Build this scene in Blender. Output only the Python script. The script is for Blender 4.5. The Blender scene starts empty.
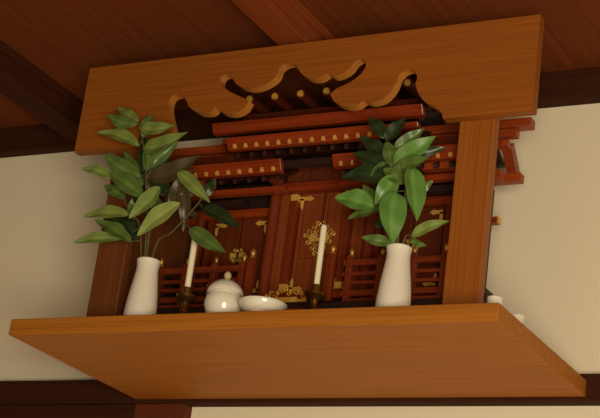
import bpy, bmesh, math, random
from mathutils import Vector, Matrix
random.seed(4)
S = bpy.context.scene
COL = S.collection
S.view_settings.view_transform = 'Standard'

# ---------------------------------------------------------------- camera
CAM = Vector((1.7956, -2.160, -0.7586))
R_ = Vector((.8806, .4575, .1244)).normalized()
F_ = Vector((-.4701, .8107, .3486)).normalized()
R_ = (R_ - F_*R_.dot(F_)).normalized()
D_ = F_.cross(R_).normalized()
FPX = 1655.0
cd = bpy.data.cameras.new('camera'); cam = bpy.data.objects.new('camera', cd); COL.objects.link(cam)
U_ = -D_
m = Matrix(((R_.x, U_.x, -F_.x, CAM.x), (R_.y, U_.y, -F_.y, CAM.y), (R_.z, U_.z, -F_.z, CAM.z), (0, 0, 0, 1)))
cam.matrix_world = m
cd.sensor_width = 36; cd.lens = FPX/600*36; cd.clip_start = .05; cd.clip_end = 50
S.camera = cam
def at(u, v, y):
    d = R_*(u-300) + D_*(v-209) + F_*FPX
    return CAM + d*((y-CAM.y)/d.y)

# ---------------------------------------------------------------- materials
def lin(c):
    return tuple(((x/255)/12.92 if x/255 <= .04045 else ((x/255+.055)/1.055)**2.4) for x in c) + (1,)
def newmat(name):
    m = bpy.data.materials.new(name); m.use_nodes = True
    nt = m.node_tree; return m, nt, nt.nodes['Principled BSDF']
def wood(name, dark, light, axis='x', rough=.5, sc=1.0, bump=.03, spec=.5):
    m, nt, b = newmat(name)
    tc = nt.nodes.new('ShaderNodeTexCoord'); mp = nt.nodes.new('ShaderNodeMapping')
    s = {'x': (2.0, 120, 120), 'y': (120, 2.0, 120), 'z': (120, 120, 2.0)}[axis]
    mp.inputs['Scale'].default_value = [k*sc for k in s]
    n1 = nt.nodes.new('ShaderNodeTexNoise'); n1.inputs['Scale'].default_value = 1.6; n1.inputs['Detail'].default_value = 8; n1.inputs['Distortion'].default_value = .3
    n2 = nt.nodes.new('ShaderNodeTexNoise'); n2.inputs['Scale'].default_value = 7; n2.inputs['Detail'].default_value = 4
    mx = nt.nodes.new('ShaderNodeMath'); mx.operation = 'MULTIPLY_ADD'; mx.inputs[1].default_value = .35
    rp = nt.nodes.new('ShaderNodeValToRGB')
    rp.color_ramp.elements[0].position = .40; rp.color_ramp.elements[0].color = lin(dark)
    rp.color_ramp.elements[1].position = .95; rp.color_ramp.elements[1].color = lin(light)
    bp = nt.nodes.new('ShaderNodeBump'); bp.inputs['Strength'].default_value = bump; bp.inputs['Distance'].default_value = .001
    L = nt.links.new
    L(tc.outputs['Object'], mp.inputs['Vector']); L(mp.outputs[0], n1.inputs['Vector']); L(mp.outputs[0], n2.inputs['Vector'])
    L(n2.outputs['Fac'], mx.inputs[0]); L(n1.outputs['Fac'], mx.inputs[2]); L(mx.outputs[0], rp.inputs['Fac'])
    L(rp.outputs['Color'], b.inputs['Base Color']); L(mx.outputs[0], bp.inputs['Height']); L(bp.outputs[0], b.inputs['Normal'])
    b.inputs['Roughness'].default_value = rough; b.inputs['Specular IOR Level'].default_value = spec
    return m
def plain(name, c, c2=None, rough=.5, metal=0, scale=12, bump=0, coat=0):
    m, nt, b = newmat(name)
    tc = nt.nodes.new('ShaderNodeTexCoord'); n = nt.nodes.new('ShaderNodeTexNoise')
    n.inputs['Scale'].default_value = scale; n.inputs['Detail'].default_value = 5
    rp = nt.nodes.new('ShaderNodeValToRGB')
    rp.color_ramp.elements[0].position = .3; rp.color_ramp.elements[0].color = lin(c)
    rp.color_ramp.elements[1].position = .7; rp.color_ramp.elements[1].color = lin(c2 or c)
    L = nt.links.new
    L(tc.outputs['Object'], n.inputs['Vector']); L(n.outputs['Fac'], rp.inputs['Fac']); L(rp.outputs[0], b.inputs['Base Color'])
    if bump:
        bp = nt.nodes.new('ShaderNodeBump'); bp.inputs['Strength'].default_value = bump; bp.inputs['Distance'].default_value = .002
        L(n.outputs['Fac'], bp.inputs['Height']); L(bp.outputs[0], b.inputs['Normal'])
    b.inputs['Roughness'].default_value = rough; b.inputs['Metallic'].default_value = metal
    if coat: b.inputs['Coat Weight'].default_value = coat; b.inputs['Coat Roughness'].default_value = .1
    return m
M = dict(
    shelf=wood('shelf_wood_x', (146, 85, 22), (184, 115, 37), 'x', .6, 1, .03, .25),
    fascia=wood('fascia_wood_x', (130, 70, 19), (158, 90, 27), 'x', .5, 1, .03, .35),
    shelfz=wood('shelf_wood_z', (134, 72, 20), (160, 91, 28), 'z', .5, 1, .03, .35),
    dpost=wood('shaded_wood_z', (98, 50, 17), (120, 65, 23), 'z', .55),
    edge=wood('lit_cut_edge_wood', (172, 106, 40), (194, 128, 56), 'x', .55, 1, .03, .3),  # paler than the fascia: light from below put into the cut edge
    red=wood('red_wood_x', (106, 34, 11), (152, 60, 20), 'x', .3),
    redz=wood('red_wood_z', (94, 32, 11), (128, 52, 19), 'z', .32),
    redy=wood('red_wood_y', (104, 35, 12), (146, 58, 20), 'y', .32),
    endx=wood('end_red_wood_x', (124, 44, 14), (168, 74, 25), 'x', .4),
    log=wood('log_wood_y', (62, 21, 8), (90, 34, 12), 'y', .35),
    rail=wood('rail_wood_x', (90, 30, 11), (126, 50, 18), 'x', .36),
    dred=wood('shade_red_wood_x', (30, 9, 4), (46, 15, 6), 'x', .6),  # darkened red wood, these three: shade of the shrine's recesses put into the colour
    shade_redy=wood('shade_red_wood_y', (40, 13, 6), (60, 21, 8), 'y', .5),
    shade_redz=wood('shade_red_wood_z', (28, 9, 4), (42, 15, 6), 'z', .6),
    door=wood('door_wood', (112, 47, 17), (142, 68, 27), 'z', .42),
    wdoor=wood('wing_door_wood', (82, 31, 11), (108, 47, 18), 'z', .42),
    ceil=wood('ceiling_wood', (98, 44, 15), (122, 60, 23), 'y', .85, .5, .03, .15),
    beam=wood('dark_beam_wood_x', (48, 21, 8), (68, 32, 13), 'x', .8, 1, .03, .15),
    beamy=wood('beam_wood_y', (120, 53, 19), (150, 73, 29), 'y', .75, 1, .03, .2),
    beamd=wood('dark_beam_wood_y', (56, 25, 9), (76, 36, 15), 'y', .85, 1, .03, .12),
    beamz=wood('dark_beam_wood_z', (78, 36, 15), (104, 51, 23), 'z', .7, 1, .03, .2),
    wall=plain('plaster_wall', (236, 222, 194), (237, 223, 195), .92, 0, 3),
    floor=wood('floor_wood', (150, 110, 66), (180, 138, 90), 'x', .6),
    china=plain('white_porcelain', (226, 219, 200), (234, 228, 211), .22, 0, 8, 0, .5),
    knob=plain('pale_tan_glaze', (196, 172, 130), (212, 190, 150), .3, 0, 20, 0, .4),
    brass=plain('aged_brass', (110, 76, 30), (160, 118, 50), .35, .9, 30),
    dull=plain('dull_brass', (164, 116, 46), (200, 150, 68), .4, .6, 60),
    gold=plain('gilt_metal', (232, 176, 70), (248, 206, 104), .34, .45, 60),
    wax=plain('cream_wax', (238, 226, 192), (244, 234, 204), .45, 0, 10),
    wick=plain('charred_wick', (60, 50, 40), None, .9),
    stem=plain('stem_bark', (70, 66, 30), (96, 88, 44), .7, 0, 40),
)
def leafmat():
    m, nt, b = newmat('leaf_green')
    a = nt.nodes.new('ShaderNodeVertexColor'); a.layer_name = 'Col'
    n = nt.nodes.new('ShaderNodeTexNoise'); n.inputs['Scale'].default_value = 60
    mx = nt.nodes.new('ShaderNodeMixRGB'); mx.blend_type = 'MULTIPLY'; mx.inputs['Fac'].default_value = .2
    nt.links.new(a.outputs['Color'], mx.inputs['Color1']); nt.links.new(n.outputs['Fac'], mx.inputs['Color2'])
    nt.links.new(mx.outputs[0], b.inputs['Base Color'])
    b.inputs['Roughness'].default_value = .36
    return m
M['leaf'] = leafmat()

# ---------------------------------------------------------------- mesh helpers
ORI = {}
class MB:
    def __init__(s): s.bm = bmesh.new()
    def box(s, x0, x1, y0, y1, z0, z1):
        v = [s.bm.verts.new((x, y, z)) for x in (x0, x1) for y in (y0, y1) for z in (z0, z1)]
        for f in ((0,1,3,2),(4,6,7,5),(0,4,5,1),(2,3,7,6),(0,2,6,4),(1,5,7,3)): s.bm.faces.new([v[i] for i in f])
        return s
    def bar(s, p0, p1, w, h, up=(0, 0, 1)):
        p0, p1 = Vector(p0), Vector(p1); d = (p1-p0).normalized(); a = d.cross(Vector(up)).normalized(); b = a.cross(d)
        v = [s.bm.verts.new(p + a*(i*w/2) + b*(j*h/2)) for p in (p0, p1) for i in (-1, 1) for j in (-1, 1)]
        for f in ((0,1,3,2),(4,6,7,5),(0,4,5,1),(2,3,7,6),(0,2,6,4),(1,5,7,3)): s.bm.faces.new([v[i] for i in f])
        return s
    def cyl(s, p0, p1, r0, r1=None, n=16):
        p0, p1 = Vector(p0), Vector(p1); d = p1-p0
        mt = Matrix.Translation((p0+p1)/2) @ d.to_track_quat('Z', 'Y').to_matrix().to_4x4()
        bmesh.ops.create_cone(s.bm, cap_ends=True, segments=n, radius1=r0, radius2=r0 if r1 is None else r1, depth=d.length, matrix=mt)
        return s
    def lathe(s, c, prof, n=36):
        rings = []
        for r, z in prof:
            if r < 1e-6: rings.append([s.bm.verts.new((c[0], c[1], c[2]+z))])
            else: rings.append([s.bm.verts.new((c[0]+r*math.cos(2*math.pi*k/n), c[1]+r*math.sin(2*math.pi*k/n), c[2]+z)) for k in range(n)])
        for a, b in zip(rings, rings[1:]):
            for k in range(n):
                k2 = (k+1) % n
                if len(a) == 1 and len(b) == 1: continue
                if len(a) == 1: s.bm.faces.new((a[0], b[k2], b[k]))
                elif len(b) == 1: s.bm.faces.new((a[k], a[k2], b[0]))
                else: s.bm.faces.new((a[k], a[k2], b[k2], b[k]))
        return s
    def poly(s, pts3, off, mi_edge=0, edge_range=None):
        off = Vector(off)
        a = [s.bm.verts.new(p) for p in pts3]; b = [s.bm.verts.new(Vector(p)+off) for p in pts3]
        s.bm.faces.new(a); s.bm.faces.new(b[::-1])
        n = len(a)
        for i in range(n):
            f = s.bm.faces.new((a[(i+1) % n], a[i], b[i], b[(i+1) % n]))
            if edge_range is None or edge_range[0] <= i < edge_range[1]: f.material_index = mi_edge
        return s
    def tube(s, pts, r0, r1=None, n=7):
        r1 = r0 if r1 is None else r1; prev = None; N = len(pts)
        for i, p in enumerate(pts):
            p = Vector(p); d = (Vector(pts[min(i+1, N-1)])-Vector(pts[max(i-1, 0)])).normalized()
            a = d.cross(Vector((.3, .9, .2))).normalized(); b = a.cross(d); r = r0+(r1-r0)*i/(N-1)
            ring = [s.bm.verts.new(p + (a*math.cos(2*math.pi*k/n)+b*math.sin(2*math.pi*k/n))*r) for k in range(n)]
            if prev:
                for k in range(n): s.bm.faces.new((prev[k], prev[(k+1) % n], ring[(k+1) % n], ring[k]))
            else: s.bm.faces.new(ring[::-1])
            prev = ring
        s.bm.faces.new(prev); return s
    def build(s, name, mats, parent=None, origin=None, smooth=False, bevel=0, angle=35):
        bmesh.ops.recalc_face_normals(s.bm, faces=s.bm.faces[:])
        o0 = Vector(ORI[parent.name]) if parent else Vector(origin or (0, 0, 0))
        bmesh.ops.translate(s.bm, verts=s.bm.verts[:], vec=-o0)
        me = bpy.data.meshes.new(name); s.bm.to_mesh(me); s.bm.free()
        for mm in (mats if isinstance(mats, (list, tuple)) else [mats]): me.materials.append(mm)
        o = bpy.data.objects.new(name, me); COL.objects.link(o)
        if parent: o.parent = parent
        else: o.location = o0
        ORI[o.name] = o0
        if smooth:
            me.polygons.foreach_set('use_smooth', [True]*len(me.polygons)); me.set_sharp_from_angle(angle=math.radians(angle))
        if bevel:
            b = o.modifiers.new('bevel', 'BEVEL'); b.width = bevel; b.segments = 2; b.limit_method = 'ANGLE'; b.angle_limit = math.radians(50)
        return o
def tag(o, label, cat, group=None):
    o['label'] = label; o['category'] = cat
    if group: o['group'] = group
    return o
def thing(name, loc, label, cat, group=None):
    o = bpy.data.objects.new(name, None); COL.objects.link(o); o.location = loc; o.empty_display_size = .05
    ORI[o.name] = Vector(loc); return tag(o, label, cat, group)
def struct(o): o['kind'] = 'structure'; return o
def smooth_poly(pts, k=5):
    out = []; n = len(pts)
    for i in range(n-1):
        p0, p1, p2, p3 = pts[max(i-1, 0)], pts[i], pts[i+1], pts[min(i+2, n-1)]
        for j in range(k):
            t = j/k
            out.append(tuple(.5*(2*b+(c-a)*t+(2*a-5*b+4*c-d)*t*t+(-a+3*b-3*c+d)*t**3) for a, b, c, d in zip(p0, p1, p2, p3)))
    out.append(tuple(pts[-1])); return out

# ---------------------------------------------------------------- room
WY = .44; CZ = .585; FZ = -2.2
struct(MB().box(-3, 3.5, WY, WY+.12, FZ, CZ).build('wall_back', M['wall'], origin=(0, WY, 0)))
struct(MB().box(-3, 3.5, -4.5, WY+.12, CZ, CZ+.05).build('ceiling', M['ceil'], origin=(0, 0, CZ)))
struct(MB().box(-3, 3.5, -4.5, WY+.12, FZ-.05, FZ).build('floor', M['floor'], origin=(0, 0, FZ)))
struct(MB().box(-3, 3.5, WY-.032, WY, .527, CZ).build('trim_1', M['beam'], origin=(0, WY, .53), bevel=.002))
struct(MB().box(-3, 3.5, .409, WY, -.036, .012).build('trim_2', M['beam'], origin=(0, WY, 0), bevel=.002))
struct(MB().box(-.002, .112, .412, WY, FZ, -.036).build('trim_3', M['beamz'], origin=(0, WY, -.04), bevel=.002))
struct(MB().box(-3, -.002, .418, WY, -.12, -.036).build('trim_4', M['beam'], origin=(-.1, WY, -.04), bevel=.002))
for i, x in enumerate((-1.56, -.9, -.24, .42, 1.08, 1.74, 2.4)):
    hw = .034 if x < 0 else .028
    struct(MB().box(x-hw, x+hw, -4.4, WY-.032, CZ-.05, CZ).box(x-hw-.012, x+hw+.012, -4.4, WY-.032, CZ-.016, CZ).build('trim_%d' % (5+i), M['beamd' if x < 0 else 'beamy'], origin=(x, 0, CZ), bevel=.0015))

# ---------------------------------------------------------------- altar shelf
sh = thing('altar_shelf', (.45, .2, -.029), 'wide orange-brown wooden wall shelf with posts and a cloud-carved front board', 'shelf')
MB().box(0, .9, 0, .408, -.029, 0).build('shelf_board', M['shelf'], sh, bevel=.002)
TY = .086; TT = .019
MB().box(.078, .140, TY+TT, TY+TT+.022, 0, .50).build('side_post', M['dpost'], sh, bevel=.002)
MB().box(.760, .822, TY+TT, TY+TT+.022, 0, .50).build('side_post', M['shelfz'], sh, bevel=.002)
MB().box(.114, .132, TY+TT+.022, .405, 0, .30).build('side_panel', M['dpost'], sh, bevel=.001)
segs = [                                                # runs of the carved edge, each smooth, meeting in cusps
 [(175,142),(176,131),(173,118),(172,107),(175,99),(181,97),(187,99),(190,104)],
 [(190,104),(193,110),(202,115),(213,115),(219,110)],
 [(219,110),(226,115),(237,116),(247,111),(252,103)],
 [(252,103),(243,99),(234,95),(227,90),(223,84),(225,79),(230,77),(235,80)],
 [(235,80),(240,87),(250,91),(261,90),(272,85),(279,79),(282,71)],
 [(282,71),(287,67),(294,66),(300,69)],
 [(300,69),(304,76),(312,81),(322,81),(330,76)],
 [(330,76),(337,79),(346,76),(353,71),(357,65)],
 [(357,65),(362,62),(367,63),(369,67),(366,74),(359,81),(349,87),(340,91),(333,97)],
 [(333,97),(338,105),(349,109),(359,108),(366,103)],
 [(366,103),(374,105),(385,102),(393,95),(398,87),(401,79)],
 [(401,79),(406,74),(412,72),(417,74),(420,80),(418,86)],
 [(418,86),(421,96),(427,104),(436,109),(446,117)]]
cs = []
for sg in segs:
    q = [(at(u, v, TY+TT*.6).x, at(u, v, TY+TT*.6).z) for u, v in sg]
    q = smooth_poly(q, 5); cs += q if not cs else q[1:]
cs[0] = (cs[0][0], .351); cs[-1] = (cs[-1][0], .351)
prof = [(0, .351)] + cs + [(.893, .351), (.893, .523), (0, .523)]
MB().poly([(x, TY, z) for x, z in prof], (0, TT, 0), 1, (1, len(cs))).build('cloud_board', [M['fascia'], M['edge']], sh)

# ---------------------------------------------------------------- miniature shrine
CX = .45
st = thing('miniature_shrine', (CX, .28, 0), 'miniature red-brown wooden shrine with tiered roofs and gilt fittings, standing behind the posts', 'shrine')
RD, RY, RZ, GD, DR, DY, DZ = M['red'], M['redy'], M['redz'], M['gold'], M['dred'], M['shade_redy'], M['shade_redz']
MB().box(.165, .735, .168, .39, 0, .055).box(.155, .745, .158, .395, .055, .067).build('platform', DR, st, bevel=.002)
sm = MB()
for k in range(4): sm.box(.41, .49, .118+.01*k, .158, .0135*k, .0135*(k+1))
sm.build('steps', RD, st, bevel=.001)
def scroll(mb, c, r, sx=1, sz=1):
    mb.tube([Vector(c)+Vector((sx*r*(1-.1*a)*math.cos(a*.75), 0, sz*r*(1-.1*a)*math.sin(a*.75))) for a in range(9)], r*.2, r*.15, 5)
def lace(mb, c, pts, r=.0048):                          # openwork of small scrolls and bosses at given (dx, dz)
    for i, (a, b) in enumerate(pts):
        p = Vector(c)+Vector((a, 0, b))
        scroll(mb, p, r*(1.15 if i % 3 == 0 else .9), 1 if a < 0 else -1, 1 if (i % 2) else -1)
        if i % 3 == 0: mb.cyl(p+Vector((0, .001, 0)), p-Vector((0, .0012, 0)), r*.4, r*.3, 8)
    return mb
pl = MB()                                              # flat gilt plate on the platform edge above the steps
lace(pl, (.447, .1560, .083), [(-.036+.0072*i, .004*math.sin(i*1.7)+(.005 if 2 < i < 8 else -.002)) for i in range(11)], .0052)
pl.box(.408, .488, .1545, .1585, .0675, .0725).box(.425, .47, .1550, .158, .0725, .0765)
pl.build('gilt_fretwork', GD, st, smooth=True)
def knob(c, parent, s=1.0):
    MB().lathe(c, [(0, 0), (.006*s, 0), (.006*s, .003*s), (.004*s, .005*s), (.0062*s, .010*s), (.0055*s, .014*s), (.0025*s, .017*s), (.001*s, .020*s), (0, .021*s)], 14).build('brass_knob', M['dull'], parent, smooth=True)
for x0, x1 in ((.172, .345), (.555, .728)):
    rl = MB()
    for z, h in ((.080, .010), (.100, .006), (.116, .006), (.134, .011)): rl.box(x0-.012, x1+.012, .169, .177, z, z+h)
    ps = (0, .33, .67, 1)
    for t in ps:
        x = x0+(x1-x0)*t; rl.box(x-.0055, x+.0055, .166, .180, .067, .150)
    rl.box(x0, x1, .165, .181, .067, .074)
    ro = rl.build('railing', M['rail'], st, bevel=.001)
    for t in ps: knob((x0+(x1-x0)*t, .173, .150), ro, .9 if t in (0, 1) else .7)
for x in (.372, .528):
    nw = MB().box(x-.007, x+.007, .150, .1595, .067, .150).build('newel_post', RZ, st, bevel=.001); knob((x, .155, .150), nw, .95)
for sx in (-1, 1):                                     # side railings
    x = CX+sx*.283; rl = MB()
    for z in (.083, .108, .134): rl.box(x-.004, x+.004, .179, .39, z, z+.009)
    for k in range(5): rl.box(x-.005, x+.005, .2+.045*k-.005, .2+.045*k+.005, .067, .134)
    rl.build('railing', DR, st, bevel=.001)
# bodies
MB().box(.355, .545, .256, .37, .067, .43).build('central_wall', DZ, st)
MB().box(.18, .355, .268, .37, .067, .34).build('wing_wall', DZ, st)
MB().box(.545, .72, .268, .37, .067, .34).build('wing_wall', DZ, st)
for x, y, z1 in ((.352, .240, .40), (.548, .240, .40), (.186, .26, .335), (.714, .26, .335)):
    MB().cyl((x, y, .067), (x, y, z1), .0105, None, 18).build('pillar', RZ, st, smooth=True)
def hplate(mb, xh, sx, y, z, L, h):                     # crisp pointed strap plate
    mb.poly([(xh, y, z-h/2), (xh+sx*L*.55, y, z-h/2), (xh+sx*L*.7, y, z-h*.75), (xh+sx*L, y, z), (xh+sx*L*.7, y, z+h*.75), (xh+sx*L*.55, y, z+h/2), (xh, y, z+h/2)], (0, .0016, 0))
for s in (-1, 1):
    dp = MB().box(CX+s*.0545-.0065, CX+s*.0545+.0065, .230, .256, .112, .322).build('door_post', RZ, st, bevel=.001)
    for z0 in (.286, .116):
        MB().box(CX+s*.0545-.0070, CX+s*.0545+.0070, .2290, .240, z0, z0+.012).build('gilt_band', GD, dp)
    MB().box(CX+s*.076-.0140, CX+s*.076+.0140, .243, .256, .112, .322).build('side_board', M['door'], st, bevel=.001)
    MB().box(CX+s*.238-.005, CX+s*.238+.005, .25, .268, .115, .268).build('door_post', RZ, st, bevel=.001)
    MB().box(CX+s*.109-.005, CX+s*.109+.005, .25, .268, .115, .268).build('door_post', RZ, st, bevel=.001)
MB().box(.366, .534, .246, .256, .322, .372).build('head_panel', M['wdoor'], st, bevel=.001)
MB().box(.345, .555, .230, .256, .100, .112).build('door_sill', RD, st, bevel=.001)
MB().box(.366, .534, .228, .256, .304, .320).build('door_lintel', RD, st, bevel=.001)
for sx in (-1, 1):
    xc = CX+sx*.1725
    MB().box(xc-.09, xc+.09, .254, .268, .105, .115).build('door_sill', RD, st, bevel=.001)
    MB().box(xc-.09, xc+.09, .248, .268, .268, .284).build('door_lintel', RD, st, bevel=.001)
    xe = CX+sx*.27
    for y0 in (.253, .33):
        bn = MB().box(min(xe, xe+sx*.026), max(xe, xe+sx*.026), y0, y0+.014, .262, .274).build('beam_nosing', RD, st, bevel=.001)
        MB().box(min(xe+sx*.026, xe+sx*.029), max(xe+sx*.026, xe+sx*.029), y0+.001, y0+.013, .263, .273).build('nosing_cap', GD, bn)
def door(x0, x1, y, z0, z1, hinge, mat, np=1):
    d = MB().box(x0, x1, y+.002, y+.006, z0, z1)
    w = .0065
    for k in range(np+1):
        xx = x0+(x1-x0-w)*k/np; d.box(xx, xx+w, y-.004, y+.002, z0, z1)
    for z in (z0, z1-w, z0+(z1-z0)*.36): d.box(x0+w, x1-w, y-.003, y+.002, z, z+w)
    do = d.build('door_leaf', mat, st, bevel=.0008)
    sx = 1 if hinge < 0 else -1; xh = x0 if hinge < 0 else x1
    for z, up in ((z0+.010, 1), (z1-.010, -1)):
        g = MB(); hplate(g, xh, sx, y-.0056, z, .026, .007)
        g.poly([(xh, y-.0056, z), (xh+sx*.006, y-.0056, z), (xh+sx*.006, y-.0056, z+up*.014), (xh+sx*.003, y-.0056, z+up*.021), (xh, y-.0056, z+up*.014)], (0, .0016, 0))
        g.build('hinge_plate', GD, do)
    return do
dl = door(.4035, .4475, .246, .112, .303, -1, M['door']); dr = door(.4525, .4965, .246, .112, .303, 1, M['door'])
for dd, sx in ((dl, -1), (dr, 1)):
    g = MB()
    lace(g, (CX, .2402, .216), [(sx*a*.92, b*.86) for a, b in ((.006, .034), (.007, .024), (.015, .025), (.008, .012), (.016, .014), (.024, .015), (.007, -.001), (.015, .002), (.023, .004), (.030, .006), (.008, -.014), (.016, -.010), (.024, -.008), (.007, -.026), (.014, -.021), (.006, -.035))], .0052)
    hplate(g, CX+sx*.003, sx, .2392, .216, .018, .013)
    g.build('gilt_mount', GD, dd, smooth=True)
for sx in (-1, 1):
    xc = CX+sx*.1725
    for a, b, h in ((xc-.055, xc-.0015, -1), (xc+.0015, xc+.055, 1)):
        dd = door(a, b, .26, .117, .267, h, M['wdoor']); g = MB()
        lace(g, (xc, .2550, .196), [(h*k, l) for k, l in ((.006, .011), (.007, 0), (.013, .004), (.006, -.011), (.012, -.006))], .0046)
        hplate(g, xc+h*.003, h, .2545, .196, .013, .009); g.build('gilt_mount', GD, dd, smooth=True)
# roofs
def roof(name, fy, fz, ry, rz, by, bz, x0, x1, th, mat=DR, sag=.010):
    top = []; n = 8
    for i in range(n+1):
        t = i/n; top.append((fy+(ry-fy)*t, fz+(rz-fz)*t-sag*math.sin(math.pi*t)))
    if by is not None:
        for i in range(1, n+1):
            t = i/n; top.append((ry+(by-ry)*t, rz+(bz-rz)*t-sag*math.sin(math.pi*t)))
    low = [(y, z-th) for y, z in top]
    return MB().poly([(x0, y, z) for y, z in top+low[::-1]], (x1-x0, 0, 0)).build(name, mat, st, bevel=.0015)
def rafters(x0, x1, n, ya, za, yb, zb, par, w=.0085):
    for k in range(n):
        x = x0+(x1-x0)*k/(n-1)
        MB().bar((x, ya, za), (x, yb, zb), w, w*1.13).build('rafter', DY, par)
def fascia(x0, x1, y, z0, z1, lean, par, mat=RD, studs=0):   # flat board leaning out at the top, with gilt studs along it
    f = MB().poly([(x0, y, z0), (x0, y-lean, z1), (x0, y-lean+.012, z1), (x0, y+.012, z0)], (x1-x0, 0, 0)).build('eave_board', mat, par, bevel=.0012)
    for k in range(studs):
        x = x0+.016+(x1-x0-.032)*k/(studs-1); z = z0+.0050; yy = y-lean*(z-z0)/(z1-z0)
        MB().box(x-.0026, x+.0026, yy-.0022, yy+.002, z-.0038, z+.0038).build('gilt_stud', GD, par)
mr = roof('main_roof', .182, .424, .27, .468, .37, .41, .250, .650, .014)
fascia(.240, .660, .172, .404, .421, .010, mr)
fascia(.254, .646, .186, .389, .398, .004, mr)
rafters(.262, .638, 14, .194, .382, .25, .404, mr, .007)
MB().box(.275, .625, .212, .236, .440, .458).build('roof_batten', M['log'], mr, bevel=.001)
MB().box(.225, .675, .256, .284, .456, .474).build('ridge_beam', M['log'], st, bevel=.001)
for k in range(7):
    x = .29+.0533*k
    lg = MB().cyl((x, .200, .483), (x, .340, .483), .0096, None, 18).build('ridge_log', M['log'], st, smooth=True)
    MB().cyl((x, .197, .483), (x, .200, .483), .0060, None, 16).build('log_cap', GD, lg, smooth=True)
for x in (.262, .638):
    for s in (-1, 1):
        MB().bar((x+.004*s, .27-s*.072, .413), (x+.004*s, .27+s*.062, .548), .008, .016).build('crossed_finial', M['log'], st, bevel=.001)
pr = roof('porch_roof', .136, .370, .245, .410, None, None, .31, .59, .011)
fascia(.301, .599, .134, .351, .371, .010, pr, RD, 13)
rafters(.315, .585, 11, .150, .346, .25, .384, pr, .0075)
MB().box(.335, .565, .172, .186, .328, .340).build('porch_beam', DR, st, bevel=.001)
for x in (.352, .548):
    MB().box(x-.006, x+.006, .160, .245, .320, .332).build('porch_bracket', RY, st, bevel=.001)
for x0, x1, s in ((.140, .395, -1), (.505, .757, 1)):
    w = roof('wing_roof', .168, .338, .265, .402, .325, .372, x0, x1, .010)
    fascia(x0-.004, x1+.004, .166, .316, .337, .010, w, RD, 11)
    xi = (x0+.012, x1-.03) if s < 0 else (x0+.03, x1-.012)
    MB().box(xi[0], xi[1], .186, .206, .350, .366).build('roof_batten', M['log'], w, bevel=.001)
    MB().box(x0, x1, .190, .204, .289, .300).build('eave_board', RD, w, bevel=.001)
    rafters(x0+.01, x1-.01, 9, .180, .310, .26, .365, w, .0075)
    xg = x0 if s < 0 else x1
    def bx(a, b, y0, y1, z0, z1, name, mat=M['endx']):
        MB().box(min(a, b), max(a, b), y0, y1, z0, z1).build(name, mat, w, bevel=.0008)
    bx(xg-s*.19, xg+s*.066, .256, .278, .407, .423, 'ridge_beam')
    bx(xg-s*.19, xg+s*.040, .258, .276, .392, .405, 'ridge_beam')
    bx(xg-s*.10, xg+s*.026, .260, .276, .374, .386, 'purlin')
    MB().bar((xg+s*.006, .168, .324), (xg+s*.006, .256, .382), .016, .018).build('gable_board', RY, w, bevel=.001)
    MB().bar((xg+s*.016, .284, .386), (xg+s*.016, .324, .346), .018, .018).build('gable_board', RY, w, bevel=.0008)
    bx(xg-s*.1, xg+s*.014, .190, .210, .310, .326, 'purlin')
    bx(xg-s*.1, xg+s*.034, .312, .328, .330, .345, 'purlin')
    bx(xg-s*.1, xg+s*.014, .270, .290, .318, .336, 'purlin')
    MB().box(min(CX+s*.16, CX+s*.275), max(CX+s*.16, CX+s*.275), .230, .248, .285, .297).build('wing_beam', DR, st, bevel=.001)

# ---------------------------------------------------------------- things on the shelf
VASE = [(0, 0), (.026, 0), (.0285, .003), (.0285, .012), (.0277, .03), (.0252, .055), (.0217, .08), (.0194, .097), (.0192, .105), (.0200, .112), (.0210, .117), (.0200, .1185), (.0172, .113), (.0165, .10), (.017, .07), (.019, .03), (0, .02)]
def vase(x, y, label): return tag(MB().lathe((x, y, 0), VASE, 40).build('vase', M['china'], origin=(x, y, 0), smooth=True), label, 'vase', 'white vases on the shelf')
vase(.2245, .06, 'white porcelain vase holding the tall spreading sprig, beside the candle left of the lidded jar')
vase(.698, .06, 'white porcelain vase in front of the right post, nearest the end of the shelf')
def candle(x, y, z0, z1, l1, l2, r=.0058):
    h = z0
    tag(MB().lathe((x, y, 0), [(0, 0), (.021, 0), (.021, .003), (.012, .006), (.006, .012), (.005, .022), (.0085, .027), (.0055, .032), (.006, h-.024), (.014, h-.019), (.0175, h-.016), (.0175, h-.012), (.009, h-.013), (.0085, h+.002), (.0065, h+.002), (.0065, h-.004), (0, h-.004)], 28)
        .build('candlestick', M['brass'], origin=(x, y, 0), smooth=True), l1, 'candlestick', 'brass candlesticks on the shelf')
    t = thing('candle', (x, y, h-.004), l2, 'candle', 'unlit white candles')
    MB().lathe((x, y, h-.004), [(0, 0), (r*.9, 0), (r, z1-h), (r*.75, z1-h+.004), (0, z1-h+.003)], 20).build('wax', M['wax'], t, smooth=True)
    MB().tube([(x, y, z1), (x+.0005, y, z1+.005), (x+.0018, y, z1+.009)], .0009).build('wick', M['wick'], t)
candle(.305, .07, .067, .168, 'small dark brass candlestick between the vase and the lidded jar', 'slim cream candle rising between the sprig and the lidded jar')
candle(.552, .07, .062, .168, 'small dark brass candlestick between the shallow dish and the vase', 'slim cream candle standing in front of the shrine doors', .0054)
jx, jy = .392, .053
j = thing('lidded_jar', (jx, jy, 0), 'squat round white porcelain jar with a knobbed lid', 'jar')
MB().lathe((jx, jy, 0), [(0, 0), (.021, 0), (.0215, .004), (.0278, .013), (.0322, .025), (.0326, .033), (.0305, .042), (.0276, .0465), (.023, .0465), (.027, .036), (.02, .012), (0, .008)], 40).build('jar_body', M['china'], j, smooth=True)
ld = MB().lathe((jx, jy, 0), [(0, .045), (.0260, .045), (.0260, .0480), (.0304, .0485), (.0308, .0515), (.0284, .058), (.0225, .0655), (.014, .0712), (.006, .0735), (0, .0738)], 40).build('jar_lid', M['china'], j, smooth=True)
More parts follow.
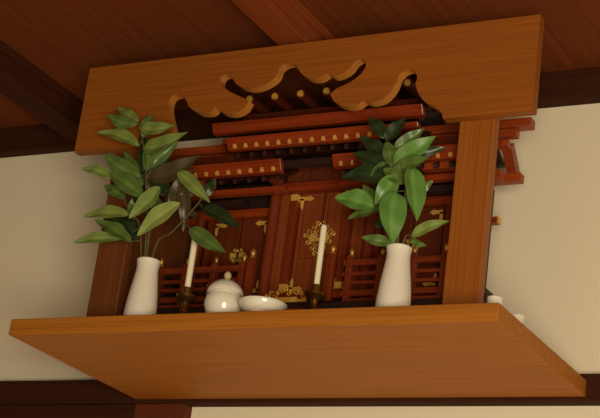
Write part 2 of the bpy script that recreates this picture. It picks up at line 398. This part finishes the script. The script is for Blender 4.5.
MB().lathe((jx, jy, 0), [(0, .0725), (.0046, .073), (.0038, .0755), (.0064, .0795), (.006, .084), (.0035, .0875), (0, .089)], 20).build('lid_knob', M['knob'], ld, smooth=True)
dx, dy = .473, .043
tag(MB().lathe((dx, dy, 0), [(0, 0), (.022, 0), (.0225, .008), (.029, .0105), (.0345, .0145), (.0372, .0195), (.0385, .0235), (.0402, .0245), (.0402, .0262), (.0362, .0262), (.033, .020), (.024, .015), (0, .014)], 40).build('dish', M['china'], origin=(dx, dy, 0), smooth=True), 'shallow white porcelain dish beside the lidded jar', 'dish')
for (x, y, h, lab) in ((.872, .05, .025, 'tiny white cup at the front corner of the shelf beside the right post'), (.873, .14, .026, 'tiny white cup further back along the end of the shelf, behind the post')):
    tag(MB().lathe((x, y, 0), [(0, 0), (.007, 0), (.008, .004), (.0112, .014), (.0120, h-.001), (.0112, h), (.009, .014), (0, .006)], 24).build('cup', M['china'], origin=(x, y, 0), smooth=True), lab, 'cup', 'tiny white cups at the shelf end')

# ---------------------------------------------------------------- leafy sprigs
TONE = {'l': (122, 140, 70), 'm': (88, 112, 52), 'd': (40, 57, 30), 'b': (74, 62, 36), 'y': (140, 156, 84), 'g': (98, 140, 64)}  # 'd' also paints shade into the upper leaves of the right sprig
def add_leaf(bm, lay, p0, p1, wid, tone, fold, curl, roll):
    d = p1-p0; L = d.length; d.normalize()
    nrm = (CAM-p0).normalized() + Vector((0, 0, .25)); nrm = (nrm-d*nrm.dot(d)).normalized()
    nrm = Matrix.Rotation(roll, 3, d) @ nrm; side = d.cross(nrm)
    NU, NV = 14, 3; c0 = lin(TONE[tone]); grid = []; bend = random.uniform(-.10, .10)
    for i in range(NU+1):
        t = i/NU
        w = wid/2*(math.sin(math.pi*t**.85)**.78 if 0 < t < 1 else 0)*(1-.28*t**3) + .0004
        row = []
        for k in range(-NV, NV+1):
            s = k/NV
            p = p0 + d*(L*t) + side*(w*s + bend*L*math.sin(math.pi*t)) + nrm*(fold*w*abs(s) - curl*L*(t*t) + curl*.5*L*t + .0012*math.sin(t*14+s))
            v = bm.verts.new(p); f = 1.0 + (.4 if k == 0 else 0) + random.uniform(-.05, .05)
            v[lay] = (c0[0]*f, c0[1]*f, c0[2]*f, 1); row.append(v)
        grid.append(row)
    for i in range(NU):
        for k in range(2*NV): bm.faces.new((grid[i][k], grid[i+1][k], grid[i+1][k+1], grid[i][k+1]))
def sprig(vx, vy, label, branches, ws):
    t = thing('leafy_sprig', (vx, vy, .03), label, 'plant sprig', 'green sprigs in the vases')
    for stem, leaves in branches:
        pts = smooth_poly([(vx+(random.uniform(-.004, .004)), vy, .04)] + [tuple(at(*q)) for q in stem], 5)
        sb = MB(); sb.tube(pts, .0021, .0009)
        lb = MB(); lay = lb.bm.verts.layers.float_color.new('Col')
        for (u0, v0, u1, v1, w, tone, y0, y1) in leaves:
            p0, p1 = at(u0, v0, y0), at(u1, v1, y1)
            near = min(pts, key=lambda q: (Vector(q)-p0).length)
            if (Vector(near)-p0).length > .002: sb.tube([near, tuple((Vector(near)+p0)/2+Vector((0, 0, .001))), tuple(p0)], .001, .0007, 5)
            add_leaf(lb.bm, lay, p0, p1, w*ws/575, tone, random.uniform(.25, .5), random.uniform(.05, .25), random.uniform(-.5, .5))
        so = sb.build('stem', M['stem'], t, smooth=True)
        lb.build('foliage', M['leaf'], so, smooth=True, angle=80)
sprig(.2245, .06, 'tall spreading sprig of olive green leaves in the vase before the left post', [
    ([(147,225,.055),(146,190,.05),(145,155,.045),(138,122,.04)], [
        (137,124,106,114,12,'m',.04,.03),(140,127,174,124,15,'l',.04,.03),(139,146,96,130,15,'l',.045,.03),(143,149,187,131,18,'l',.045,.02),
        (141,176,103,153,17,'m',.05,.03),(147,184,140,130,16,'d',.06,.07),(148,178,199,155,19,'b',.05,.04),(115,178,79,167,10,'l',.05,.04),
        (144,197,107,171,17,'m',.05,.03),(160,187,128,217,18,'l',.04,.02),(150,178,182,201,14,'d',.055,.06),(139,122,117,106,11,'l',.04,.05),
        (148,168,177,143,13,'m',.06,.06),(147,206,168,174,13,'d',.06,.07),(142,168,119,172,12,'m',.06,.06),(146,172,154,136,12,'m',.05,.06),
        (144,160,170,160,12,'d',.065,.07),(144,138,152,112,11,'m',.05,.055),(147,214,136,180,13,'d',.06,.065),(148,192,166,162,13,'b',.06,.065),(143,186,124,150,13,'m',.062,.066)]),
    ([(150,230,.05),(165,212,.04),(180,185,.04)], [
        (180,203,136,235,19,'y',.03,.015),(178,171,208,200,13,'l',.04,.03),(180,184,182,230,12,'b',.05,.06),(170,208,194,168,14,'b',.05,.06),(164,217,177,180,13,'d',.06,.065),(158,224,152,190,12,'m',.06,.065),(176,196,200,186,12,'b',.05,.055)]),
    ([(140,228,.06),(130,214,.055),(118,180,.05)], [
        (129,215,82,213,15,'l',.05,.03),(131,242,95,218,17,'m',.05,.03),(121,239,72,241,12,'l',.055,.04),(126,199,103,184,11,'m',.06,.06),(130,232,103,209,12,'d',.06,.07),(130,218,148,190,13,'m',.06,.065),(137,242,124,206,12,'d',.06,.065)]),
    ([(156,245,.055),(172,232,.045),(196,206,.045),(203,196,.045)], [
        (202,207,240,227,15,'d',.045,.03),(190,228,225,252,15,'m',.04,.03),(200,200,217,178,10,'d',.05,.06)]),
], 1.08)
sprig(.698, .06, 'sprig of bright and shade-darkened leaves in the vase near the right post', [
    ([(398,215,.05),(394,185,.05),(392,158,.055),(384,132,.06)], [
        (384,138,369,115,13,'d',.05,.05),(386,142,405,117,14,'d',.05,.055),(388,156,360,135,16,'d',.055,.05),(393,163,434,136,18,'g',.055,.04),
        (392,172,352,151,16,'d',.055,.05),(396,170,428,157,15,'m',.05,.03),(393,182,339,177,17,'d',.055,.05),(395,176,375,203,18,'g',.045,.03),
        (398,158,446,148,11,'d',.07,.08),(390,164,370,178,14,'m',.06,.05),(394,150,424,128,13,'m',.06,.06),(391,166,362,164,13,'d',.065,.065),
        (394,186,412,160,14,'m',.055,.05),(394,168,386,140,14,'m',.055,.055),(395,196,374,174,14,'d',.06,.06)]),
    ([(400,220,.045),(404,200,.04),(408,180,.04)], [
        (396,192,395,241,26,'g',.035,.02),(411,166,418,220,21,'g',.04,.03),(402,184,383,168,14,'m',.045,.04),(405,197,433,181,12,'m',.055,.06),(403,206,426,200,12,'d',.06,.065)]),
    ([(394,222,.05),(384,210,.045),(374,206,.045)], [
        (374,207,334,196,20,'g',.04,.025),(384,208,346,217,13,'m',.05,.05),(386,210,362,184,14,'m',.05,.055),(393,243,361,237,10,'m',.05,.04),(388,214,374,228,11,'d',.055,.06)]),
    ([(404,240,.05),(414,236,.045)], [(411,237,448,221,10,'l',.045,.03),(410,240,426,246,6,'m',.045,.04)]),
], 1.05)

# ---------------------------------------------------------------- light
def area(name, loc, target, size, e, color):
    l = bpy.data.lights.new(name, 'AREA'); l.energy = e; l.size = size; l.color = color
    o = bpy.data.objects.new(name, l); COL.objects.link(o); o.location = loc
    o.rotation_euler = (Vector(target)-Vector(loc)).to_track_quat('-Z', 'Y').to_euler()
area('window_light', (2.2, -2.4, -.9), (.5, .2, -.1), 1.0, 74, (1, .865, .625))
area('floor_bounce', (.6, -1.5, -2.0), (.5, 0, .2), 1.6, 8, (1, .83, .50))
w = bpy.data.worlds.new('world'); S.world = w; w.use_nodes = True
w.node_tree.nodes['Background'].inputs[0].default_value = (1, .82, .6, 1); w.node_tree.nodes['Background'].inputs[1].default_value = .02
